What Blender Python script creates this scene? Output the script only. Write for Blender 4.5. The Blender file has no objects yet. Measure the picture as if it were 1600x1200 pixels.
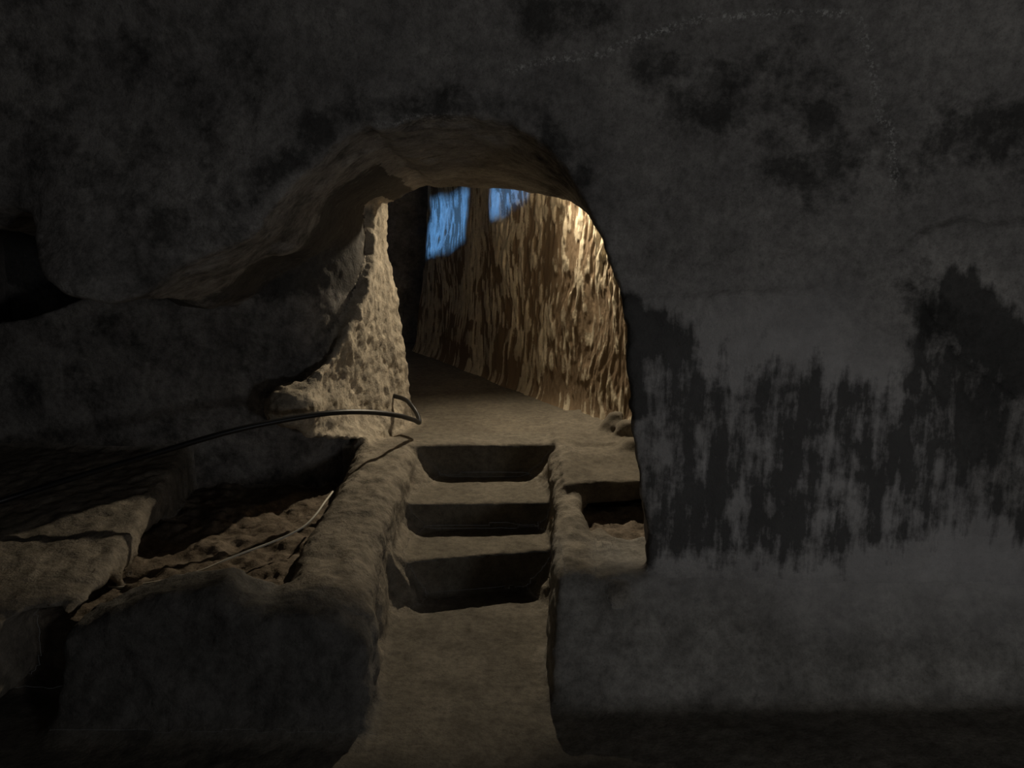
import bpy, math, random
import numpy as np
from mathutils import Vector

# ------------------------------------------------------------------ camera
SC = bpy.context.scene
COL = SC.collection
W, H, F = 1600.0, 1200.0, 1250.0          # picture size and focal length in pixels
CAM = (0.0, 0.0, 1.6)
PITCH = math.radians(11.3)                # looking a little down
cam_data = bpy.data.cameras.new('camera')
cam_data.sensor_fit = 'HORIZONTAL'
cam_data.sensor_width = 36.0
cam_data.lens = 36.0 * F / W
cam_data.clip_start = 0.05
cam = bpy.data.objects.new('camera', cam_data)
COL.objects.link(cam)
cam.location = CAM
cam.rotation_euler = (math.radians(90) - PITCH, 0, 0)
SC.camera = cam

# ------------------------------------------------------------------ light
SC.view_settings.view_transform = 'Standard'
SC.view_settings.look = 'None'
SC.view_settings.exposure = 0.0
SC.view_settings.gamma = 1.0

world = bpy.data.worlds.new('world')
SC.world = world
world.use_nodes = True
bg = world.node_tree.nodes['Background']
bg.inputs['Color'].default_value = (0.93, 0.97, 1.0, 1)      # faint cool fill added through the chamber's open back, behind the camera
bg.inputs['Strength'].default_value = 0.03


def light(name, kind, loc, energy, color, **kw):
    d = bpy.data.lights.new(name, kind)
    d.energy = energy
    d.color = color
    for k, v in kw.items():
        setattr(d, k, v)
    o = bpy.data.objects.new(name, d)
    COL.objects.link(o)
    o.location = loc
    return o


LAMP = Vector((0.22, 5.04, 2.14))         # floodlight hung behind the lintel, aimed at the steps
lamp = light('corridor_lamp', 'SPOT', LAMP, 140.0, (1.0, 0.855, 0.63), shadow_soft_size=0.02, spot_size=math.radians(138), spot_blend=1.0)
lamp.rotation_euler = (Vector((0.30, 3.40, 1.00)) - LAMP).to_track_quat('-Z', 'Y').to_euler()
# a weak work lamp standing low in the chamber, behind and to the right of the camera
light('chamber_lamp', 'POINT', (1.70, -0.35, 0.92), 25.0, (0.96, 0.98, 1.0), shadow_soft_size=0.22)
SUN_DIR = Vector((0.80, -0.22, -0.50)).normalized()
sun = light('daylight', 'SUN', (-6, 9, 6), 4.8, (0.11, 0.36, 1.0), angle=math.radians(2.0))
end_fill = light('end_wall_fill', 'AREA', (-3.3, 5.7, 2.95), 60.0, (0.22, 0.48, 1.0), shape='DISK', size=0.9)  # unseen blue fill, added to tint the corridor's end wall
end_fill.rotation_euler = (Vector((-1.6, 6.9, 2.25)) - Vector((-3.3, 5.7, 2.95))).to_track_quat('-Z', 'Y').to_euler()
sun.rotation_euler = (-SUN_DIR).to_track_quat('Z', 'Y').to_euler()


# ------------------------------------------------------------------ helpers
def ray(u, v):
    a, b = (u - W / 2) / F, -(v - H / 2) / F
    c, s = math.cos(PITCH), math.sin(PITCH)
    return (a, c + b * s, b * c - s)


def at(u, v, y):
    r = ray(u, v)
    t = y / r[1]
    return (CAM[0] + r[0] * t, y, CAM[2] + r[2] * t)


def at_z(u, v, z):
    r = ray(u, v)
    t = (z - CAM[2]) / r[2]
    return (CAM[0] + r[0] * t, CAM[1] + r[1] * t, z)


def table(pts):
    pts = sorted(pts)
    xs = np.array([p[0] for p in pts], np.float32)
    ys = np.array([p[1] for p in pts], np.float32)
    return lambda x: np.interp(x, xs, ys).astype(np.float32)


RNG = np.random.RandomState(7)
LAT = RNG.uniform(-1, 1, (64, 64, 64)).astype(np.float32)


def _axis(c, f, s):
    q = np.asarray(c, np.float32) * f + s
    i = np.floor(q).astype(np.int64)
    t = q - i
    t = (t * t * t * (t * (t * 6 - 15) + 10)).astype(np.float32)
    return i & 63, (i + 1) & 63, t


def grid_noise(xs, ys, zs, f, seed):
    fx, fy, fz = (f, f, f) if np.isscalar(f) else f
    x0, x1, tx = _axis(xs, fx, seed * 7.31)
    y0, y1, ty = _axis(ys, fy, seed * 3.77)
    z0, z1, tz = _axis(zs, fz, seed * 5.13)
    a = LAT[x0] * (1 - tx)[:, None, None] + LAT[x1] * tx[:, None, None]
    a = a[:, y0] * (1 - ty)[None, :, None] + a[:, y1] * ty[None, :, None]
    return a[:, :, z0] * (1 - tz) + a[:, :, z1] * tz


def noise(P, f, seed):
    fx, fy, fz = (f, f, f) if np.isscalar(f) else f
    x0, x1, tx = _axis(P[:, 0], fx, seed * 7.31)
    y0, y1, ty = _axis(P[:, 1], fy, seed * 3.77)
    z0, z1, tz = _axis(P[:, 2], fz, seed * 5.13)
    o = 0
    for ix, wx in ((x0, 1 - tx), (x1, tx)):
        for iy, wy in ((y0, 1 - ty), (y1, ty)):
            o = o + wx * wy * (LAT[ix, iy, z0] * (1 - tz) + LAT[ix, iy, z1] * tz)
    return o


def fbm(P, f, seed, octaves=4, gain=0.55):
    o, a = 0, 1.0
    f = np.array([f, f, f] if np.isscalar(f) else f, float)
    for k in range(octaves):
        o = o + a * noise(P, tuple(f), seed + k)
        a *= gain
        f = f * 2.03
    return o


def poly_sd(poly, A, B):
    """signed distance to a closed polygon, negative inside"""
    A = A.astype(np.float32)
    B = B.astype(np.float32)
    d = np.full(np.broadcast(A, B).shape, 1e9, np.float32)
    s = np.ones_like(d)
    n = len(poly)
    for i in range(n):
        ax, ay = poly[i]
        bx, by = poly[i - 1]
        ex, ey = bx - ax, by - ay
        wx, wy = A - ax, B - ay
        t = np.clip((wx * ex + wy * ey) / (ex * ex + ey * ey + 1e-12), 0, 1)
        d = np.minimum(d, (wx - ex * t) ** 2 + (wy - ey * t) ** 2)
        c1, c2, c3 = B >= ay, B < by, ex * wy > ey * wx
        flip = (c1 & c2 & c3) | (~c1 & ~c2 & ~c3)
        s = np.where(flip, -s, s)
    return s * np.sqrt(d)


def line_d(line, A, B):
    d = np.full(np.broadcast(A, B).shape, 1e9, np.float32)
    for (ax, ay), (bx, by) in zip(line, line[1:]):
        ex, ey = bx - ax, by - ay
        wx, wy = A - ax, B - ay
        t = np.clip((wx * ex + wy * ey) / (ex * ex + ey * ey + 1e-12), 0, 1)
        d = np.minimum(d, (wx - ex * t) ** 2 + (wy - ey * t) ** 2)
    return np.sqrt(d)


def smin(a, b, k):
    h = np.clip(0.5 + 0.5 * (b - a) / k, 0, 1)
    return b + (a - b) * h - k * h * (1 - h)


def smax(a, b, k):
    return -smin(-a, -b, k)


def surface_nets(V, lo, h):
    """quads of the zero surface of V, with the outward normal of its gradient"""
    S = V < 0
    nx, ny, nz = V.shape
    cnt = np.zeros((nx - 1, ny - 1, nz - 1), np.uint8)
    for dx in (0, 1):
        for dy in (0, 1):
            for dz in (0, 1):
                cnt += S[dx:nx - 1 + dx, dy:ny - 1 + dy, dz:nz - 1 + dz]
    I, J, K = np.nonzero((cnt > 0) & (cnt < 8))
    idx = np.full(cnt.shape, -1, np.int32)
    idx[I, J, K] = np.arange(len(I))
    acc = np.zeros((len(I), 3), np.float32)
    n = np.zeros(len(I), np.float32)
    for ax in range(3):
        o1, o2 = [a for a in range(3) if a != ax]
        for p in (0, 1):
            for q in (0, 1):
                off = [0, 0, 0]
                off[o1], off[o2] = p, q
                a = V[I + off[0], J + off[1], K + off[2]]
                off[ax] = 1
                b = V[I + off[0], J + off[1], K + off[2]]
                m = (a < 0) != (b < 0)
                t = np.where(m, a / np.where(m, a - b, 1), 0)
                acc[:, ax] += np.where(m, t, 0)
                acc[:, o1] += np.where(m, p, 0)
                acc[:, o2] += np.where(m, q, 0)
                n += m
    P = (np.stack([I, J, K], 1) + acc / n[:, None]) * h + np.array(lo, np.float32)
    quads = []
    for ax in range(3):
        o1, o2 = (ax + 1) % 3, (ax + 2) % 3
        sl0 = [slice(None)] * 3
        sl1 = [slice(None)] * 3
        sl0[ax], sl1[ax] = slice(0, -1), slice(1, None)
        A, B = S[tuple(sl0)], S[tuple(sl1)]
        e = np.stack(np.nonzero(A != B), 1)
        e = e[(e[:, o1] > 0) & (e[:, o2] > 0) & (e[:, o1] < V.shape[o1] - 1) & (e[:, o2] < V.shape[o2] - 1)]
        inside = A[tuple(e.T)]
        c = []
        for p, q in ((-1, -1), (0, -1), (0, 0), (-1, 0)):
            f = e.copy()
            f[:, o1] += p
            f[:, o2] += q
            c.append(idx[tuple(f.T)])
        c = np.stack(c, 1)
        c[~inside] = c[~inside][:, ::-1]
        quads.append(c)
    return P, np.concatenate(quads), (I, J, K)


def make_mesh(name, P, Q, mat, parent=None, normals=None, attrs=None, smooth=True):
    me = bpy.data.meshes.new(name)
    P = np.ascontiguousarray(P, np.float32)
    Q = np.ascontiguousarray(Q, np.int32)
    k = Q.shape[1]
    me.vertices.add(len(P))
    me.vertices.foreach_set('co', P.ravel())
    me.loops.add(Q.size)
    me.loops.foreach_set('vertex_index', Q.ravel())
    me.polygons.add(len(Q))
    me.polygons.foreach_set('loop_start', np.arange(0, Q.size, k, dtype=np.int32))
    me.update(calc_edges=True)
    me.validate()
    if smooth:
        me.polygons.foreach_set('use_smooth', np.ones(len(me.polygons), bool))
    for an, av in (attrs or {}).items():
        if np.ndim(av) == 2:
            at_ = me.attributes.new(an, 'FLOAT_COLOR', 'POINT')
            at_.data.foreach_set('color', np.ascontiguousarray(np.concatenate([av, np.ones((len(av), 1))], 1), np.float32).ravel())
            continue
        at_ = me.attributes.new(an, 'FLOAT', 'POINT')
        at_.data.foreach_set('value', np.ascontiguousarray(av, np.float32))
    if normals is not None:
        me.normals_split_custom_set_from_vertices([tuple(x) for x in normals.tolist()])
    me.materials.append(mat)
    o = bpy.data.objects.new(name, me)
    COL.objects.link(o)
    if parent is not None:
        o.parent = parent
    return o


def tag(o, label=None, cat=None, group=None, kind=None):
    for k, v in (('label', label), ('category', cat), ('group', group), ('kind', kind)):
        if v:
            o[k] = v
    return o


def grid_quads(n, m):
    i = np.arange(n * m).reshape(n, m)
    return np.stack([i[:-1, :-1], i[1:, :-1], i[1:, 1:], i[:-1, 1:]], -1).reshape(-1, 4)


# ------------------------------------------------------------------ materials
def rock_material(name, light_col, dark_col, patch=3.0, pick=None, tint=False, grain=90.0, bump=0.35, soot=False, rough=0.95, streak=None):
    m = bpy.data.materials.new(name)
    m.use_nodes = True
    nt = m.node_tree
    N, L = nt.nodes, nt.links
    bsdf = N['Principled BSDF']
    bsdf.inputs['Roughness'].default_value = rough
    bsdf.inputs['Specular IOR Level'].default_value = 0.15
    tc = N.new('ShaderNodeTexCoord')

    def tex(scale, detail=6, rough_=0.6, vec=None):
        t = N.new('ShaderNodeTexNoise')
        t.inputs['Scale'].default_value = scale
        t.inputs['Detail'].default_value = detail
        t.inputs['Roughness'].default_value = rough_
        L.new(vec or tc.outputs['Object'], t.inputs['Vector'])
        return t.outputs['Fac']

    def ramp(src, a, b, c0=(0, 0, 0, 1), c1=(1, 1, 1, 1)):
        r = N.new('ShaderNodeValToRGB')
        r.color_ramp.elements[0].position, r.color_ramp.elements[1].position = a, b
        r.color_ramp.elements[0].color, r.color_ramp.elements[1].color = c0, c1
        L.new(src, r.inputs['Fac'])
        return r.outputs['Color']

    def math_(op, a, b, clamp=False):
        n = N.new('ShaderNodeMath')
        n.operation = op
        n.use_clamp = clamp
        for k, v in enumerate((a, b)):
            if isinstance(v, (int, float)):
                n.inputs[k].default_value = v
            else:
                L.new(v, n.inputs[k])
        return n.outputs[0]

    def mix(f, a, b, blend='MIX'):
        n = N.new('ShaderNodeMix')
        n.data_type = 'RGBA'
        n.blend_type = blend
        for sock, v in ((n.inputs['Factor'], f), (n.inputs['A'], a), (n.inputs['B'], b)):
            if isinstance(v, (int, float)):
                sock.default_value = v
            elif isinstance(v, tuple):
                sock.default_value = v
            else:
                L.new(v, sock)
        return n.outputs['Result']

    def mapped(scale):
        mp = N.new('ShaderNodeMapping')
        mp.inputs['Scale'].default_value = scale
        L.new(tc.outputs['Object'], mp.inputs['Vector'])
        return mp.outputs['Vector']

    base = mix(ramp(tex(patch, 8, 0.65), 0.38, 0.64), dark_col + (1,), light_col + (1,))
    if tint:                                  # the stone's own colour runs on smoothly from one rock-cut piece to the next
        ta = N.new('ShaderNodeAttribute')
        ta.attribute_name = 'tint'
        base = mix(1.0, base, ta.outputs['Color'], 'MULTIPLY')
    base = mix(0.25 if pick else 0.8, base, ramp(tex(grain * 0.35, 7, 0.75), 0.32, 0.62, (0.45, 0.45, 0.45, 1), (1, 1, 1, 1)), 'MULTIPLY')
    base = mix(0.35 if pick else 0.7, base, ramp(tex(grain * 1.6, 4, 0.7), 0.30, 0.45, (0.5, 0.5, 0.5, 1), (1, 1, 1, 1)), 'MULTIPLY')
    if pick:
        pk = N.new('ShaderNodeAttribute')
        pk.attribute_name = 'pick'
        pv = math_('ADD', pk.outputs['Fac'], math_('MULTIPLY', math_('SUBTRACT', tex(70.0, 5, 0.65), 0.5), 0.5))
        base = mix(ramp(pv, 0.42, 0.60), pick + (1,), base)
    fine = tex(grain, 5, 0.7)
    mid = tex(grain * 0.22, 6, 0.65)
    height = math_('ADD', math_('MULTIPLY', fine, 0.35), math_('MULTIPLY', mid, 1.0))
    if streak:
        st = tex(1.0, 5, 0.6, mapped(streak))
        height = math_('ADD', height, math_('MULTIPLY', st, 1.2))
    if soot:
        # drips, blotches and a painted leftward falloff of light where the masks on the mesh put them, broken up by noise
        a = N.new('ShaderNodeAttribute')
        a.attribute_name = 'drip'
        drip_n = tex(1.0, 7, 0.62, mapped((15.0, 15.0, 2.6)))
        blot_n = tex(11.0, 8, 0.68)
        v = math_('ADD', math_('MULTIPLY', drip_n, 0.62), math_('MULTIPLY', blot_n, 0.38))
        v = math_('ADD', v, math_('MULTIPLY', math_('SUBTRACT', a.outputs['Fac'], 0.5), 0.55))
        dm = ramp(v, 0.475, 0.58)
        dm = mix(0.8, (0, 0, 0, 1), dm)
        co = N.new('ShaderNodeAttribute')
        co.attribute_name = 'coat'
        base = mix(math_('MULTIPLY', co.outputs['Fac'], 0.62), base, mix(ramp(tex(6.0, 8, 0.7), 0.3, 0.7), (0.50, 0.475, 0.46, 1), (0.72, 0.69, 0.68, 1)))
        base = mix(dm, base, (0.035, 0.035, 0.033, 1))
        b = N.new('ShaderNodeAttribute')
        b.attribute_name = 'blotch_falloff'
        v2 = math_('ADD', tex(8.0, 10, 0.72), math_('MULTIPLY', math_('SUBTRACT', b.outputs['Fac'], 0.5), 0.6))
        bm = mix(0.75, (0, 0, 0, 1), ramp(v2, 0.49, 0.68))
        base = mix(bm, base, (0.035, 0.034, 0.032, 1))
        c = N.new('ShaderNodeAttribute')
        c.attribute_name = 'salt'
        v3 = math_('MULTIPLY', c.outputs['Fac'], ramp(tex(75.0, 5, 0.75), 0.51, 0.60))
        base = mix(v3, base, (0.80, 0.78, 0.74, 1))
    L.new(base, bsdf.inputs['Base Color'])
    bp = N.new('ShaderNodeBump')
    bp.inputs['Strength'].default_value = bump
    bp.inputs['Distance'].default_value = 0.012
    L.new(height, bp.inputs['Height'])
    L.new(bp.outputs['Normal'], bsdf.inputs['Normal'])
    return m


ONE, LOW = (1.0, 1.0, 1.0), (0.60, 0.60, 0.60)
M_WALL = rock_material('sooty_grey_rock', ONE, (0.56, 0.56, 0.57), patch=2.6, soot=True, bump=0.9, tint=True)
M_JAMB = rock_material('broken_tuff', ONE, LOW, patch=9, bump=1.0, grain=70, tint=True)
M_FLOOR = rock_material('worn_stone_floor', ONE, LOW, patch=5, bump=0.6, tint=True)
M_STEP = rock_material('worn_step_stone', ONE, (0.74, 0.74, 0.74), patch=6, bump=0.5, tint=True)
M_LANDING = rock_material('sandy_floor', ONE, (0.74, 0.74, 0.74), patch=5, bump=0.45, tint=True)
M_CURB = rock_material('weathered_curb_stone', ONE, LOW, patch=8, bump=1.0, grain=70, tint=True)
M_BLOCK = rock_material('dark_block_stone', ONE, LOW, patch=6, bump=0.8, tint=True)
M_BENCH = rock_material('grey_bench_stone', ONE, LOW, patch=5, bump=0.6, tint=True, soot=True)
M_EARTH = rock_material('loose_earth', ONE, (0.5, 0.48, 0.46), patch=13, bump=1.0, grain=60, tint=True)
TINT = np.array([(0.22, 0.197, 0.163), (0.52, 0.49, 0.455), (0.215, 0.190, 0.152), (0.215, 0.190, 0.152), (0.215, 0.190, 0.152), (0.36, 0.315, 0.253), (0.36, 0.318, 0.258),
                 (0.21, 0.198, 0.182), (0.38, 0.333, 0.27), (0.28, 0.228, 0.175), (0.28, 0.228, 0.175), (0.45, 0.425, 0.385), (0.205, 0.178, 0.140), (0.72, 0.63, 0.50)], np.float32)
M_CARVED = rock_material('pick_marked_tuff', (0.80, 0.70, 0.52), (0.58, 0.49, 0.36), patch=9, pick=(0.25, 0.18, 0.115), bump=0.35, grain=80)
M_END = rock_material('corridor_rock', (0.36, 0.33, 0.30), (0.22, 0.20, 0.18), patch=5, bump=0.6)


def plain(name, col, rough, spec=0.5):
    m = bpy.data.materials.new(name)
    m.use_nodes = True
    b = m.node_tree.nodes['Principled BSDF']
    b.inputs['Base Color'].default_value = col + (1,)
    b.inputs['Roughness'].default_value = rough
    b.inputs['Specular IOR Level'].default_value = spec
    return m


M_CABLE = plain('black_rubber', (0.012, 0.012, 0.013), 0.42)
M_WIRE = plain('white_plastic', (0.72, 0.68, 0.58), 0.45)

# ------------------------------------------------------------------ the rock around the doorway, as one field
YF = 2.68                       # the wall's front face
YB = 4.55                       # its far side, in the corridor
edge_px = [(-260, 300), (-120, 330), (0, 336), (44, 345), (58, 372), (70, 408), (92, 434), (130, 456), (185, 472), (232, 455), (262, 430),
           (320, 404), (380, 372), (430, 335), (470, 290), (520, 247), (570, 217), (640, 188), (700, 181), (740, 180)]
edge = [(at(u, v, YF)[0], at(u, v, YF)[2]) for u, v in edge_px]
z_edge = table(edge)
front_px = [(430, 335), (470, 290), (520, 247), (570, 217), (640, 188), (700, 181), (740, 180), (800, 193), (850, 226), (885, 262), (907, 292), (925, 330),
            (948, 385), (964, 450), (975, 520), (985, 600), (993, 680), (1000, 780), (1005, 862), (1016, 893), (1044, 914)]
front = [(at(u, v, YF)[0], at(u, v, YF)[2]) for u, v in front_px]
front = [(front[0][0], -0.6)] + front + [(front[-1][0] + 0.01, -0.6)]
back_px = [(634, 720), (626, 660), (622, 600), (614, 500), (608, 420), (600, 360), (597, 322), (625, 306), (660, 294), (720, 288), (800, 294), (860, 304), (915, 318)]
back = [(at(u, v, YB - 0.1)[0], at(u, v, YB - 0.1)[2]) for u, v in back_px]
back = [(p[0] - (0.07 if k < 7 else 0.0), p[1]) for k, p in enumerate(back)]
back = [(back[0][0] + 0.02, -0.6)] + back + [(0.66, 1.60), (0.80, 1.2), (0.85, 0.6), (0.85, -0.6)]

# an older plaster coat that stands a little proud on the right of the doorway
coat_px = [(960, 470), (1190, 452), (1290, 448), (1332, 480), (1400, 528), (1448, 580), (1480, 645), (1530, 760), (1640, 830), (1640, 960), (1240, 950), (1160, 915), (1040, 914), (990, 900)]
coat = [(at(u, v, YF)[0], at(u, v, YF)[2]) for u, v in coat_px]
flake_px = [(1400, 400), (1440, 366), (1500, 342), (1560, 350), (1700, 330), (1700, 700), (1500, 560)]
flake = [(at(u, v, YF)[0], at(u, v, YF)[2]) for u, v in flake_px]
hole_px = [(-200, 330), (0, 336), (46, 346), (62, 390), (96, 440), (110, 458), (40, 490), (-20, 510), (-200, 540)]
hole = [(at(u, v, 3.5)[0], at(u, v, 3.5)[2]) for u, v in hole_px]

block_top = table([(at(u, v, 2.62)[0], at(u, v, 2.62)[2] - 0.005) for u, v in
                   [(60, 985), (95, 962), (160, 930), (230, 908), (300, 888), (370, 882), (398, 900), (440, 916), (500, 908), (545, 922), (600, 950)]])

NAMES = ['floor', 'wall', 'step_a', 'step_b', 'step_c', 'curb_left', 'curb_right', 'block', 'ledge', 'earth_left', 'earth_right', 'bench', 'landing', 'jamb']
LO = (-2.8, 1.3, -0.20)
HI = (2.8, 4.72, 2.75)
RES = 0.0135


def rbox(x, y, z, x0, x1, y0, y1, z0, z1, r):
    qx = np.maximum(x0 - x, x - x1) + r
    qy = np.maximum(y0 - y, y - y1) + r
    qz = np.maximum(z0 - z, z - z1) + r
    out = np.sqrt(np.maximum(qx, 0) ** 2 + np.maximum(qy, 0) ** 2 + np.maximum(qz, 0) ** 2)
    return out + np.minimum(np.maximum(np.maximum(qx, qy), qz), 0) - r


def field(xs, ys, zs):
    x, y, z = xs[:, None, None], ys[None, :, None], zs[None, None, :]
    x2, z2 = xs[:, None], zs[None, :]
    n_low = grid_noise(xs, ys, zs, 1.7, 1)
    n_mid = grid_noise(xs, ys, zs, 5.3, 2)
    n_hi = grid_noise(xs, ys, zs, 15.0, 3) + 0.5 * grid_noise(xs, ys, zs, 31.0, 4)
    best, raw, lab = None, None, None
    parts = []

    # the wall with its voids
    yf = YF + 0.02 * (z2 - 0.36) - 0.55 * np.maximum(z2 - 1.95, 0) ** 2 - 0.10 * np.exp(-((x2 + 1.42) / 0.22) ** 2 - ((z2 - 1.40) / 0.22) ** 2)
    sdc = poly_sd(coat, x2, z2)
    yf = yf - 0.016 * np.clip(0.5 - sdc / 0.018, 0, 1)
    sdk = poly_sd(flake, x2, z2)
    yf = yf - 0.020 * np.clip(0.5 - sdk / 0.02, 0, 1)
    wall = np.maximum(yf[:, None, :] - y - 0.030 * n_low - 0.010 * n_mid, y - YB)
    t = np.clip((y - YF) / (YB - 0.1 - YF), -0.2, 1.1)
    sf, sb = poly_sd(front, x2, z2)[:, None, :], poly_sd(back, x2, z2)[:, None, :]
    left = np.maximum(z_edge(xs)[:, None, None] - z, 0)
    tp = t * np.ones_like(z)
    passage = sf * (1 - tp) + sb * tp + 0.012 * n_mid + 0.006 * n_hi
    yback = 3.82 + 0.05 * n_low + 0.34 * np.clip((x + 1.15) / 0.40, 0, 1.6) ** 2
    soffit = z_edge(xs)[:, None, None] - (0.06 + 0.10 * np.clip((-1.05 - x) / 0.5, 0, 1)) * (y - YF) - 0.02 * n_mid
    recess = np.maximum(np.maximum((z - soffit) * 0.9, y - yback), np.maximum(x + 0.50, -2.55 - x)) + 0.010 * n_mid
    hol = np.maximum(poly_sd(hole, x2, z2)[:, None, :] * np.ones_like(y), y - 4.4)
    hol = np.maximum(hol, 2.9 - y)
    void = np.minimum(smin(passage, recess, 0.14), hol)
    wall = smax(wall, -void, 0.03)
    parts.append((1, wall, 0.02))

    # the broken rock pier left of the doorway
    zk = [0.4, 0.53, 0.61, 0.80, 0.95, 1.15, 1.45, 1.8]
    px0 = np.interp(zs, zk, [-0.70, -0.74, -0.95, -0.99, -0.87, -0.765, -0.715, -0.715]).astype(np.float32)[None, None, :]
    yn = np.interp(zs, zk, [3.98, 3.92, 3.66, 3.62, 3.79, 3.98, 4.22, 4.28]).astype(np.float32)[None, None, :]
    pxe = np.interp(zs, zk, [-0.60, -0.61, -0.62, -0.635, -0.650, -0.665, -0.700, -0.708]).astype(np.float32)[None, None, :]
    # flared face from (px0, yn) to (pxe, 4.45)
    ex, ey = pxe - px0, 4.45 - yn
    ln = np.sqrt(ex * ex + ey * ey)
    face = ((x - px0) * ey - (y - yn) * ex) / ln           # negative behind the face
    pier = smax(face, px0 - x - 0.05 - 0.10 * np.clip((z - 1.05) / 0.15, 0, 1), 0.05)
    pier = np.maximum(smax(pier, yn - y + 0.35 * (px0 - x), 0.05), y - YB)
    lump = np.sqrt(((x + 1.03) / 1.0) ** 2 + ((y - 3.70) / 1.0) ** 2 + ((z - 0.755) / 0.75) ** 2) - 0.13
    pier = smin(pier, lump, 0.06)
    pier = np.maximum(pier, z - 1.95) - 0.016 * n_mid - 0.005 * n_hi
    parts.append((13, pier, 0.03))

    # floors
    floor = z - 0.004 * n_mid - 0.012 * n_low - 0.03 * np.clip((y - 2.2), 0, 1.2) * 0
    parts.append((0, floor, 0.02))
    landing = np.maximum(np.maximum(z - 0.477 - 0.004 * n_mid, 4.01 + 0.03 * x - y), -0.95 - x)
    shelf = np.maximum(np.maximum(z - (0.458 + 0.025 * (y - 3.45)) - 0.02 * n_mid, 3.44 + 0.10 * (x - 0.3) + 0.03 * n_mid - y), 0.235 - x)
    shelf = np.maximum(shelf, 0.36 - z + 0.25 * np.maximum(y - 3.75, 0) * -4)
    landing = smin(landing, shelf, 0.06)
    for u_, v_, y_, r_ in ((964, 652, 4.26, 0.045), (978, 668, 4.14, 0.050), (990, 696, 3.92, 0.040), (950, 664, 4.24, 0.030)):
        cx_, cy_, cz_ = at(u_, v_, y_)
        landing = smin(landing, np.sqrt((x - cx_) ** 2 + (y - cy_) ** 2 + ((z - cz_) / 0.8) ** 2) - r_ - 0.008 * n_hi, 0.07)
    parts.append((12, landing - 0.004 * n_hi, 0.012))

    # three worn steps
    yy = y + 0.010 * n_mid
    s1 = rbox(x, yy - 0.20 * (x + 0.16), z - 0.006 * n_mid, -0.62, 0.27, 3.285, 5, -0.5, 0.178 + 0.0, 0.012)
    parts.append((2, s1, 0.012))
    s2 = rbox(x, yy - 0.03 * x, z - 0.005 * n_mid, -0.62, 0.27, 3.60, 5, -0.5, 0.308, 0.012)
    parts.append((3, s2, 0.012))
    s3 = rbox(x, yy - 0.02 * x, z - 0.004 * n_mid, -0.62, 0.27, 3.995, 4.25, -0.5, 0.482, 0.014)
    parts.append((4, s3, 0.012))

    # curbs
    top = 0.372 + 0.095 * (y - 2.6)
    cl = rbox(x + 0.03 * n_low - 0.04 * np.clip(2.8 - y, 0, 0.6), y, z - top, -0.805, -0.500, 2.47, 4.10, -1.2, 0.0, 0.085)
    cl = cl - 0.10 * np.clip(0.15 - z + 0.1, 0, 0.4) * 0.5
    fil = (z - 0.31 - 1.0 * (-0.36 - x) + 0.42 * (4.02 - y)) * 0.66
    fil = np.maximum(np.maximum(fil, z - 0.475), np.maximum(y - 4.04, -0.7 - x))
    fil2 = np.maximum(np.maximum((z - 0.18 - 1.8 * (-0.475 - x)) * 0.45, z - 0.42), np.maximum(y - 4.04, np.maximum(-0.7 - x, 3.15 - y)))
    cl = smin(smin(cl, fil, 0.03), fil2, 0.04)
    parts.append((5, cl - 0.013 * n_mid - 0.006 * n_hi, 0.05))
    topr = 0.372 + 0.07 * (y - 2.6)
    cr = rbox(x - 0.012 * n_low, y, z - topr, 0.185, 0.315, 2.66, 3.95, -1.2, 0.0, 0.045)
    cr2 = rbox(x, y, z - topr + 0.03, 0.33, 0.40, 2.60, 3.12, -1.2, 0.0, 0.035)
    cr = smin(cr, cr2, 0.03)
    filr = (z - 0.31 - 1.0 * (x - 0.07) + 0.42 * (4.02 - y)) * 0.66
    filr = np.maximum(np.maximum(filr, z - 0.475), np.maximum(y - 4.04, x - 0.3))
    cr = smin(cr, filr, 0.03)
    parts.append((6, cr - 0.013 * n_mid - 0.008 * n_hi, 0.03))

    # block in front of the basin
    bt = block_top(xs)[:, None, None]
    lean = 2.27 + 0.36 * np.clip(z, 0, 0.6)
    blk = rbox(x, y - lean, z - bt, -1.475, -0.475, 0.0, 0.22, -1.2, 0.0, 0.04)
    parts.append((7, blk - 0.014 * n_mid - 0.007 * n_hi, 0.08))

    # ledge at the left of the basin
    xr = -1.58 + 0.13 * (3.75 - y)
    lt = 0.375 + 0.110 * (y - 2.45)
    led = rbox(x - xr, y, z - lt, -2.0, 0.0, 2.30, 4.0, -1.2, 0.0, 0.05)
    cav = rbox(x, y, z, -1.640, -1.350, 1.5, 2.74, -0.3, 0.33, 0.05)
    cav = smin(cav, rbox(x, y, z, -1.640, -1.480, 1.5, 3.40, -0.3, 0.34, 0.05), 0.04)
    cav = smin(cav, rbox(x, y, z + 0.35 * (x + 1.6), -1.90, -1.50, 1.5, 2.6, -0.3, 0.06, 0.03), 0.05)
    led = smax(led, -cav, 0.04)
    parts.append((8, led - 0.010 * n_mid - 0.005 * n_hi, 0.04))

    # earth in the basin and in the small pit on the right
    e1 = np.maximum(np.maximum(z - 0.285 - 0.02 * n_mid - 0.012 * n_hi - 0.03 * n_low, -1.75 - x), np.maximum(x + 0.66, np.maximum(2.52 - y, y - 3.95)))
    parts.append((9, e1, 0.012))
    e2 = np.maximum(np.maximum(z - 0.315 - 0.02 * n_mid - 0.012 * n_hi, 0.28 - x), np.maximum(x - 0.78, np.maximum(2.74 - y, y - 3.9)))
    parts.append((10, e2, 0.012))

    # the low bench under the right wall
    bl = 2.42 + 0.63 * np.clip(z, 0, 0.6) + 0.02 * np.clip(x - 0.3, 0, 3)
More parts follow.
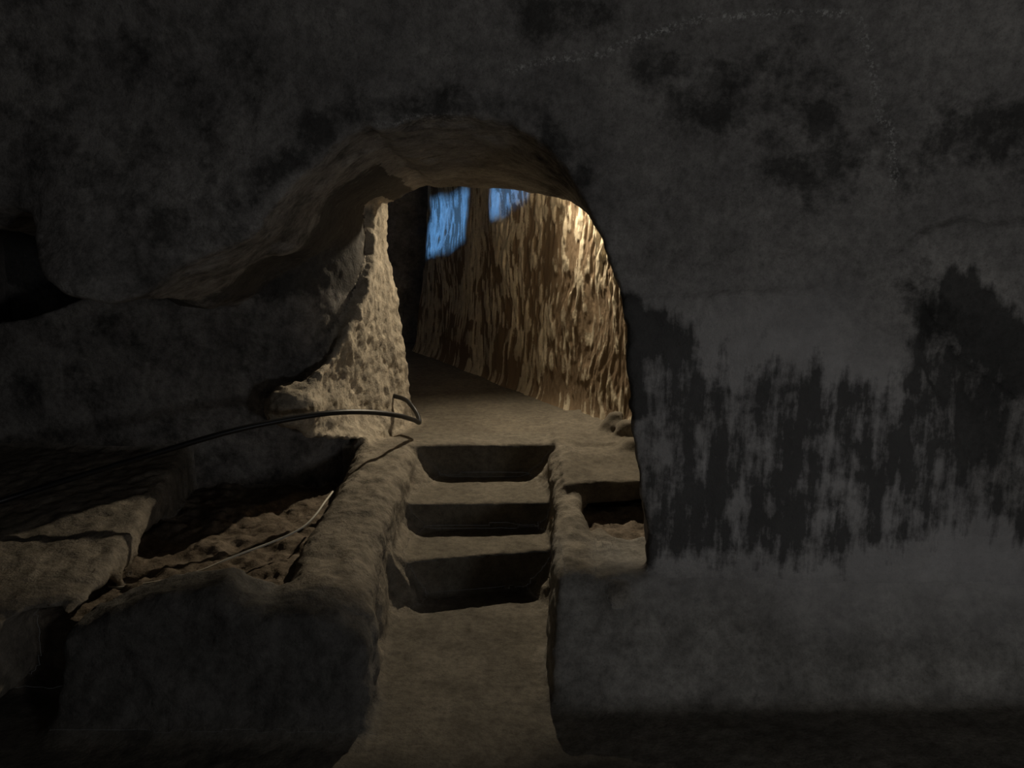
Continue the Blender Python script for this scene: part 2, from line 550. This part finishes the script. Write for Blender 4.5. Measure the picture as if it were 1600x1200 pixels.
    ben = rbox(x, y - bl, z, 0.135 + 0.10 * np.clip(z - 0.1, 0, 0.4), 3.2, 0.0, 0.40, -1.2, 0.372 - 0.02 * np.clip(x - 0.5, 0, 1), 0.03)
    parts.append((11, ben - 0.012 * n_mid - 0.006 * n_hi - 0.014 * n_low, 0.04))

    d, raw, lab = None, None, None
    for k, s, blend in parts:
        s = np.broadcast_to(s, n_low.shape).astype(np.float32)
        if d is None:
            d, raw, lab = s, s, np.full(s.shape, k, np.uint8)
        else:
            sb_ = s - (0.035 if k == 13 else 0.0)
            lab = np.where(sb_ < raw, np.uint8(k), lab)
            raw = np.minimum(raw, sb_)
            d = smin(d, s, blend)
    return d.astype(np.float32), lab


gx = np.arange(LO[0], HI[0], RES, dtype=np.float32)
gy = np.arange(LO[1], HI[1], RES, dtype=np.float32)
gz = np.arange(LO[2], HI[2], RES, dtype=np.float32)
V = np.empty((len(gx), len(gy), len(gz)), np.float32)
LAB = np.empty(V.shape, np.uint8)
for a in range(0, len(gx), 40):
    V[a:a + 40], LAB[a:a + 40] = field(gx[a:a + 40], gy, gz)
RP, RQ, (CI, CJ, CK) = surface_nets(V, (gx[0], gy[0], gz[0]), RES)
VL = LAB[CI, CJ, CK]
G = np.stack([V[np.minimum(CI + 2, len(gx) - 1), CJ, CK] - V[np.maximum(CI - 1, 0), CJ, CK],
              V[CI, np.minimum(CJ + 2, len(gy) - 1), CK] - V[CI, np.maximum(CJ - 1, 0), CK],
              V[CI, CJ, np.minimum(CK + 2, len(gz) - 1)] - V[CI, CJ, np.maximum(CK - 1, 0)]], 1)
G /= np.linalg.norm(G, axis=1, keepdims=True) + 1e-9
del V, LAB
# fine roughness along the surface, stronger on broken rock and on earth
amp = np.array([0.0025, 0.0035, 0.002, 0.002, 0.002, 0.0045, 0.0045, 0.0045, 0.0045, 0.010, 0.010, 0.004, 0.0025, 0.008], np.float32)[VL]
RP = RP + G * (amp * (fbm(RP, 24.0, 11, 3, 0.65)))[:, None]


def vert_normals(P, Q):
    fn = np.cross(P[Q[:, 2]] - P[Q[:, 0]], P[Q[:, 3]] - P[Q[:, 1]])
    vn = np.zeros_like(P)
    for k in range(4):
        for c in range(3):
            vn[:, c] += np.bincount(Q[:, k], weights=fn[:, c], minlength=len(P))
    return vn / (np.linalg.norm(vn, axis=1, keepdims=True) + 1e-12)


RN = vert_normals(RP, RQ)

# stain masks on the wall (albedo only): soot drips, dark blotches over a painted light falloff, a thread of white salt
px_ = lambda pts: [(at(u, v, YF)[0], at(u, v, YF)[2]) for u, v in pts]
X_, Z_ = RP[:, 0], RP[:, 2]
drip_zone = poly_sd(px_([(950, 380), (985, 440), (1060, 500), (1150, 560), (1290, 560), (1400, 560), (1440, 440), (1620, 470), (1640, 860), (1500, 850), (1380, 880), (1250, 900), (1090, 885), (1000, 890), (985, 600)]), X_, Z_)
drip = np.clip(0.38 - drip_zone / 0.45, 0, 0.61)
drip = np.maximum(drip, np.clip(0.85 - line_d(px_([(985, 500), (1050, 540), (1090, 640)]), X_, Z_) / 0.22, 0, 0.68))
drip = np.maximum(drip, 0.95 * np.clip(1 - line_d(px_([(975, 470), (985, 560), (995, 640)]), X_, Z_) / 0.10, 0, 1))
drip = np.maximum(drip, np.clip(1.1 - line_d(px_([(1600, 560), (1500, 480)]), X_, Z_) / 0.22, 0, 0.95))
blotch_falloff = 0.26 + 0.30 * np.clip(-X_ / 0.9, 0, 1)  # base darkens towards the left: lamp falloff put into the colour
for pts, r in (([(1030, 110), (1100, 150), (1180, 150)], 0.22), ([(1260, 120), (1290, 260), (1230, 230)], 0.22), ([(1440, 240), (1600, 200)], 0.25),
               ([(840, 30), (930, 20)], 0.14), ([(480, 180), (620, 170), (740, 150), (850, 190), (905, 270)], 0.10), ([(250, 350), (380, 300), (500, 210)], 0.12),
               ([(1450, 450), (1480, 520)], 0.15)):
    blotch_falloff = np.maximum(blotch_falloff, np.clip(0.85 - 0.6 * line_d(px_(pts), X_, Z_) / r, 0, 0.72))
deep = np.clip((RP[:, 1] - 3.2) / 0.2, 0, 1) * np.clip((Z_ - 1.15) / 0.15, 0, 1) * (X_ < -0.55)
blotch_falloff = np.maximum(blotch_falloff, 0.95 * deep)
salt = np.exp(-(line_d(px_([(790, 112), (850, 92), (940, 82), (1010, 55), (1090, 30), (1200, 20), (1330, 20)]), X_, Z_) / 0.010) ** 2)
salt = np.maximum(salt, 0.75 * np.exp(-(line_d(px_([(1345, 30), (1372, 90), (1385, 180), (1400, 200), (1402, 290)]), X_, Z_) / 0.016) ** 2))
salt = np.maximum(salt, 0.5 * np.exp(-(line_d(px_([(590, 195), (650, 182), (740, 182)]), X_, Z_) / 0.014) ** 2))
coat_m = np.clip(0.35 - poly_sd(coat, X_, Z_) / 0.28, 0, 1) * np.clip((2.85 - RP[:, 1]) / 0.1, 0, 1)
wallface = np.clip((2.85 - RP[:, 1]) / 0.1, 0, 1)
drip = drip * wallface
salt = salt * wallface

tint = TINT[VL]
for _ in range(14):
    acc = np.zeros_like(tint)
    cnt = np.zeros(len(tint), np.float32)
    cen = tint[RQ].mean(1)
    for k in range(4):
        for c in range(3):
            acc[:, c] += np.bincount(RQ[:, k], weights=cen[:, c], minlength=len(tint))
        cnt += np.bincount(RQ[:, k], minlength=len(tint))
    tint = acc / np.maximum(cnt, 1)[:, None]

FL = np.sort(VL[RQ], axis=1)[:, 1]        # label of each quad


def piece(k, name, mat, parent=None, extra=None, attrs=False, gap=False, sel=None):
    q = RQ[FL == k if sel is None else sel]
    used, inv = np.unique(q, return_inverse=True)
    at_ = {'drip': drip[used], 'blotch_falloff': blotch_falloff[used], 'salt': salt[used], 'coat': coat_m[used]} if attrs else {}
    at_['tint'] = tint[used]
    P, Q, Nn = RP[used], inv.reshape(-1, 4), RN[used]
    if gap:
        # a hairline joint between neighbouring stones
        e = np.sort(np.concatenate([Q[:, [0, 1]], Q[:, [1, 2]], Q[:, [2, 3]], Q[:, [3, 0]]]), 1)
        u_, c_ = np.unique(e, axis=0, return_counts=True)
        bv = np.unique(u_[c_ == 1])
        acc, cnt = np.zeros_like(P), np.zeros(len(P))
        cen = P[Q].mean(1)
        for k2 in range(4):
            np.add.at(acc, Q[:, k2], cen)
            np.add.at(cnt, Q[:, k2], 1)
        P = P.copy()
        P[bv] += 0.05 * (acc[bv] / cnt[bv][:, None] - P[bv])
    if extra is not None:
        eP, eQ = extra
        eN = vert_normals(eP, eQ)
        Q = np.concatenate([Q, eQ + len(P)])
        P = np.concatenate([P, eP.astype(np.float32)])
        at_['tint'] = np.concatenate([at_['tint'], np.tile(TINT[k], (len(eP), 1))])
        Nn = np.concatenate([Nn, eN])
    return make_mesh(name, P, Q, mat, parent, Nn, at_)


def sheet(o, u, v, n, m, amp_, f, seed):
    """a rough rectangular sheet from corner o along u and v"""
    o, u, v = (np.array(a, float) for a in (o, u, v))
    a, b = np.meshgrid(np.linspace(0, 1, n), np.linspace(0, 1, m), indexing='ij')
    P = o + a.reshape(-1, 1) * u + b.reshape(-1, 1) * v
    nn = np.cross(u, v)
    nn /= np.linalg.norm(nn)
    P = P + nn * (amp_ * fbm(P, f, seed, 4))[:, None]
    return P.astype(np.float32), grid_quads(n, m)


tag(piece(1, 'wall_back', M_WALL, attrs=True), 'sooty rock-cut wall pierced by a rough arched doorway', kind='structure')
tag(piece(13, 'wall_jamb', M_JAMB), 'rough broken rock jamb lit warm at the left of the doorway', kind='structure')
tag(piece(0, 'floor', M_FLOOR, extra=sheet((-3.0, -3.2, 0.0), (6.0, 0, 0), (0, 4.56, 0), 120, 90, 0.008, 2.0, 21)), 'worn rock floor of the dark chamber', kind='structure')
cf_extra = sheet((-3.2, 4.60, 0.470), (4.6, 0, 0), (0, 4.4, 0), 300, 280, 0.003, 5.0, 23)
tag(piece(12, 'corridor_floor', M_LANDING, extra=cf_extra), 'sandy worn corridor floor beyond the doorway', kind='structure')

st = bpy.data.objects.new('stone_staircase', None)
st.location = (-0.15, 3.3, 0)
COL.objects.link(st)
bpy.context.view_layer.update()
tag(st, 'three worn stone steps climbing to the arched doorway', 'steps')
QN = RN[RQ].mean(1)
for k in (2, 3, 4):
    up = QN[:, 2] > 0.6
    s = piece(k, 'step', M_STEP, gap=True, sel=(FL == k) & ~up)
    s.parent = st
    s.matrix_parent_inverse = st.matrix_world.inverted()
    t = piece(k, 'tread', M_STEP, gap=True, sel=(FL == k) & up)
    t.parent = s
tag(piece(5, 'stone_parapet', M_CURB, gap=True), 'broad rounded rock parapet left of the steps, beside the earth-filled basin', 'parapet')
tag(piece(6, 'stone_parapet', M_CURB, gap=True), 'narrow rock parapet right of the steps, beside the small dark pit', 'parapet')
tag(piece(7, 'stone_block', M_BLOCK, gap=True), 'dark low rock-cut block with a broken top edge in front of the basin', 'block')
tag(piece(8, 'stone_ledge', M_CURB, gap=True), 'rounded rock ledge along the far left side of the basin, under the black cable', 'ledge')
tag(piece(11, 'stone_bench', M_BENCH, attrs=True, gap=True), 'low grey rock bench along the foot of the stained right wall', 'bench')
tag(piece(9, 'dirt', M_EARTH, gap=True), 'loose brown earth filling the basin left of the steps', 'earth', kind='stuff')
tag(piece(10, 'dirt', M_EARTH, gap=True), 'loose earth in the small pit right of the steps', 'earth', kind='stuff')

# ------------------------------------------------------------------ the corridor
WA = Vector((0.80, 3.96, 0))             # foot of the pick-marked right wall, near end
WB = Vector((-0.86, 7.20, 0))            # far end
wd = (WB - WA)
wl = wd.length
wd.normalize()
wn = Vector((-wd.y, wd.x, 0))            # towards the corridor
if wn.x > 0:
    wn = -wn


def carved_wall():
    n, m = 780, 560
    s, t = np.meshgrid(np.linspace(0, wl, n), np.linspace(0.40, 3.10, m), indexing='ij')
    s, t = s.ravel(), t.ravel()
    # pick marks: short slanting gouges, finer ones inside, worn away in places
    q = np.stack([s - 0.14 * t, np.zeros_like(s), t], 1)
    q[:, 0] += 0.05 * noise(q, (2.5, 1, 3.0), 31)
    r1 = noise(q, (38.0, 1, 9.5), 32)
    r2 = noise(q + 3.3, (64.0, 1, 19.0), 33)
    r3 = noise(q + 7.1, (95.0, 1, 34.0), 34)
    worn = 0.42 + 1.0 * noise(q, (4.6, 1, 2.2), 37) + 0.5 * noise(q, (9.0, 1, 5.0), 38)
    worn = worn + 0.45 * np.exp(-((s - 0.95) / 0.40) ** 2 - ((t - 1.65) / 0.38) ** 2) - 0.35 * np.exp(-((s - 0.45) / 0.30) ** 2 - ((t - 0.95) / 0.25) ** 2) + 0.25 * np.exp(-((t - 0.65) / 0.15) ** 2)
    worn = np.clip(worn, 0.0, 1.0)
    tool = 0.85 * np.tanh(2.5 * r1) + 0.55 * r2
    g = (0.35 + 0.65 * worn) * (0.013 * tool + 0.004 * r3)
    pick = np.clip(0.5 + 0.45 * tool + 0.7 * (worn - 0.5), 0, 1)
    far = 0.60 * np.clip((s - 1.9) / 0.4, 0, 1) * np.clip((t - 1.25) / 0.2, 0, 1)
    pick = pick * (1 - far) + 0.62 * far
    big = 0.022 * noise(q, (1.6, 1, 0.8), 35) + 0.014 * noise(q, (4.5, 1, 2.0), 36)
    g = g * (1 - 0.6 * np.clip((s - 1.7) / 0.6, 0, 1))
    lean = -0.09 * (t - 0.48) + 0.025 * np.exp(-(t - 0.48) / 0.05)
    d = g + big + lean
    P = np.stack([WA.x + wd.x * s + wn.x * d, WA.y + wd.y * s + wn.y * d, t], 1)
    Q = grid_quads(n, m)
    if Vector(wn).dot(Vector(np.cross(P[Q[0, 1]] - P[Q[0, 0]], P[Q[0, 3]] - P[Q[0, 0]]))) < 0:
        Q = Q[:, ::-1]
    return P, Q, pick


cp, cq, cpick = carved_wall()
tag(make_mesh('wall_right', cp, cq, M_CARVED, attrs={'pick': cpick}), 'pick-marked corridor wall glowing in warm lamplight with blue daylight patches', kind='structure')

# end wall of the corridor, with a low shelf
ep, eq = sheet((-3.1, 7.75, 0.3), (3.2, 0.0, 0), (0, 0, 2.9), 200, 180, 0.03, 3.0, 41)
ep[:, 1] += 0.06 * (ep[:, 2] > 1.52) + 0.012 * fbm(ep, 14, 42, 3)
tag(make_mesh('corridor_end_wall', ep, eq, M_END), 'dark rough rock wall closing the corridor', kind='structure')

# left wall of the corridor: its two window openings let the daylight in
LA = Vector((-0.84, 4.56, 0))
LB = Vector((-2.70, 8.00, 0))
ld = (LB - LA)
ll = ld.length
ld.normalize()
lnrm = Vector((ld.y, -ld.x, 0))
if lnrm.x < 0:
    lnrm = -lnrm


def on_carved(u, v):
    r = Vector(ray(u, v))
    c = Vector(CAM)
    k = ((WA - c).dot(wn) - 0.09 * (c.z - 0.48)) / (r.dot(wn) + 0.09 * r.z)
    return c + r * k


def to_left_wall(p):
    k = (LA - p).dot(lnrm) / SUN_DIR.dot(lnrm)
    q = p + SUN_DIR * k
    return ((q - LA).dot(ld), q.z)


win_a = [to_left_wall(on_carved(u, v)) for u, v in [(648, 412), (668, 398), (700, 388), (724, 372), (729, 330), (734, 250), (662, 250), (658, 320)]]
win_b = [to_left_wall(on_carved(u, v)) for u, v in [(764, 348), (785, 340), (805, 322), (822, 302), (860, 240), (766, 240)]]
print('windows', win_a, win_b)


def left_wall():
    n, m = 260, 220
    z0, z1 = 0.3, 4.2
    s = np.linspace(-0.05, ll, n)
    t = np.linspace(z0, z1, m)
    S, T = np.meshgrid(s, t, indexing='ij')
    d = np.minimum(poly_sd(win_a, S, T), poly_sd(win_b, S, T))
    keep = d > 0
    vals = np.stack([np.broadcast_to(d[:, None, :], (n, 10, m))[:, k] for k in range(10)], 1)
    hs = s[1] - s[0]
    ht = t[1] - t[0]
    # thin solid slab, 0.12 m thick, with the openings cut through
    yy = np.linspace(-0.16, 0.04, 10, dtype=np.float32)
    slab = np.maximum(yy - 0.0, -0.12 - yy)[None, :, None]
    f = np.maximum(slab, -d[:, None, :]).astype(np.float32)
    P, Q, _ = surface_nets(f, (0, 0, 0), 1.0)
    S_, Y_, T_ = s[0] + P[:, 0] * hs, yy[0] + P[:, 1] * (yy[1] - yy[0]), t[0] + P[:, 2] * ht
    w = np.stack([LA.x + ld.x * S_ + lnrm.x * Y_, LA.y + ld.y * S_ + lnrm.y * Y_, T_], 1)
    w[:, 0] += 0.01 * fbm(w, 8, 51, 3)
    return w, Q


lp, lq = left_wall()
tag(make_mesh('wall_left', lp, lq, M_END), 'corridor wall with two rough window openings', kind='structure')
c0 = LA - lnrm * 0.10 - ld * 0.2
cl_p, cl_q = sheet((c0.x, c0.y, 3.05), tuple(ld * (ll + 0.8)), tuple(lnrm * 3.2), 60, 60, 0.03, 2, 61)


# ceiling: chamber vault and corridor roof are one rock mass
def ceiling():
    a = sheet((-3.0, -3.2, 2.70), (0, 7.9, 0), (6.0, 0, 0), 120, 100, 0.04, 1.5, 62)
    return a


ca = ceiling()
P = np.concatenate([ca[0], cl_p])
Q = np.concatenate([ca[1], cl_q + len(ca[0])])
tag(make_mesh('ceiling', P, Q, M_END), 'rough rock roof over chamber and corridor', kind='structure')
for nm, x in (('chamber_wall_left', -2.78), ('chamber_wall_right', 2.78)):
    p_, q_ = sheet((x, -3.2, -0.1), (0, 7.9, 0), (0, 0, 2.9), 120, 60, 0.03, 1.5, 64)
    tag(make_mesh(nm, p_, q_, M_END), 'rough dark side wall of the chamber', kind='structure')


# ------------------------------------------------------------------ cables
def tube(name, pts, r, mat, seg=10, sub=8):
    pts = [np.array(p, float) for p in pts]
    out = []
    for i in range(len(pts) - 1):
        p0, p1, p2, p3 = pts[max(i - 1, 0)], pts[i], pts[i + 1], pts[min(i + 2, len(pts) - 1)]
        for k in range(sub):
            t = k / sub
            out.append(0.5 * ((2 * p1) + (-p0 + p2) * t + (2 * p0 - 5 * p1 + 4 * p2 - p3) * t * t + (-p0 + 3 * p1 - 3 * p2 + p3) * t ** 3))
    out.append(pts[-1])
    C = np.array(out)
    T = np.gradient(C, axis=0)
    T /= np.linalg.norm(T, axis=1, keepdims=True)
    N0 = np.cross(T[0], (0, 0, 1.0))
    N0 /= np.linalg.norm(N0)
    P = []
    for c, t in zip(C, T):
        N0 = N0 - t * N0.dot(t)
        N0 /= np.linalg.norm(N0)
        B = np.cross(t, N0)
        for k in range(seg):
            a = 2 * math.pi * k / seg
            P.append(c + r * (math.cos(a) * N0 + math.sin(a) * B))
    n = len(C)
    i = np.arange(n - 1)[:, None] * seg
    k = np.arange(seg)[None, :]
    Q = np.stack([i + k, i + (k + 1) % seg, i + seg + (k + 1) % seg, i + seg + k], -1).reshape(-1, 4)
    P += [C[0], C[-1]]
    me_tris = []
    caps = []
    for k in range(seg):
        caps.append((len(P) - 2, (k + 1) % seg, k, k))
    return np.array(P), Q


def cable(name, pts, r, mat):
    P, Q = tube(name, pts, r, mat)
    return make_mesh(name, P[:-2], Q, mat)


c = cable('power_cable', [at(-160, 835, 2.72), at(0, 783, 2.98), at(120, 745, 3.10), at(250, 706, 3.20), at(360, 674, 3.30), at(450, 655, 3.42), at(520, 645, 3.53),
                          at(575, 644, 3.68), at(620, 649, 3.86), at(646, 656, 4.02), at(655, 660, 4.11), at(652, 648, 4.20), at(642, 633, 4.27), at(630, 623, 4.34), at(600, 615, 4.42)], 0.0125, M_CABLE)
tag(c, 'thick black cable slung from the left and bent round the doorway jamb', 'cable')
w = cable('wire', [at(520, 768, 3.34), at(507, 785, 3.22), at(495, 802, 3.14), at(478, 820, 3.07), at(455, 834, 3.02), at(420, 849, 2.97), at(385, 862, 2.92), at(350, 876, 2.88),
                   at(310, 893, 2.82), at(260, 906, 2.80), at(215, 914, 2.78), at(188, 918, 2.77), at(160, 917, 2.78)], 0.0042, M_WIRE)
tag(w, 'thin white wire lying across the earth in the basin', 'wire')
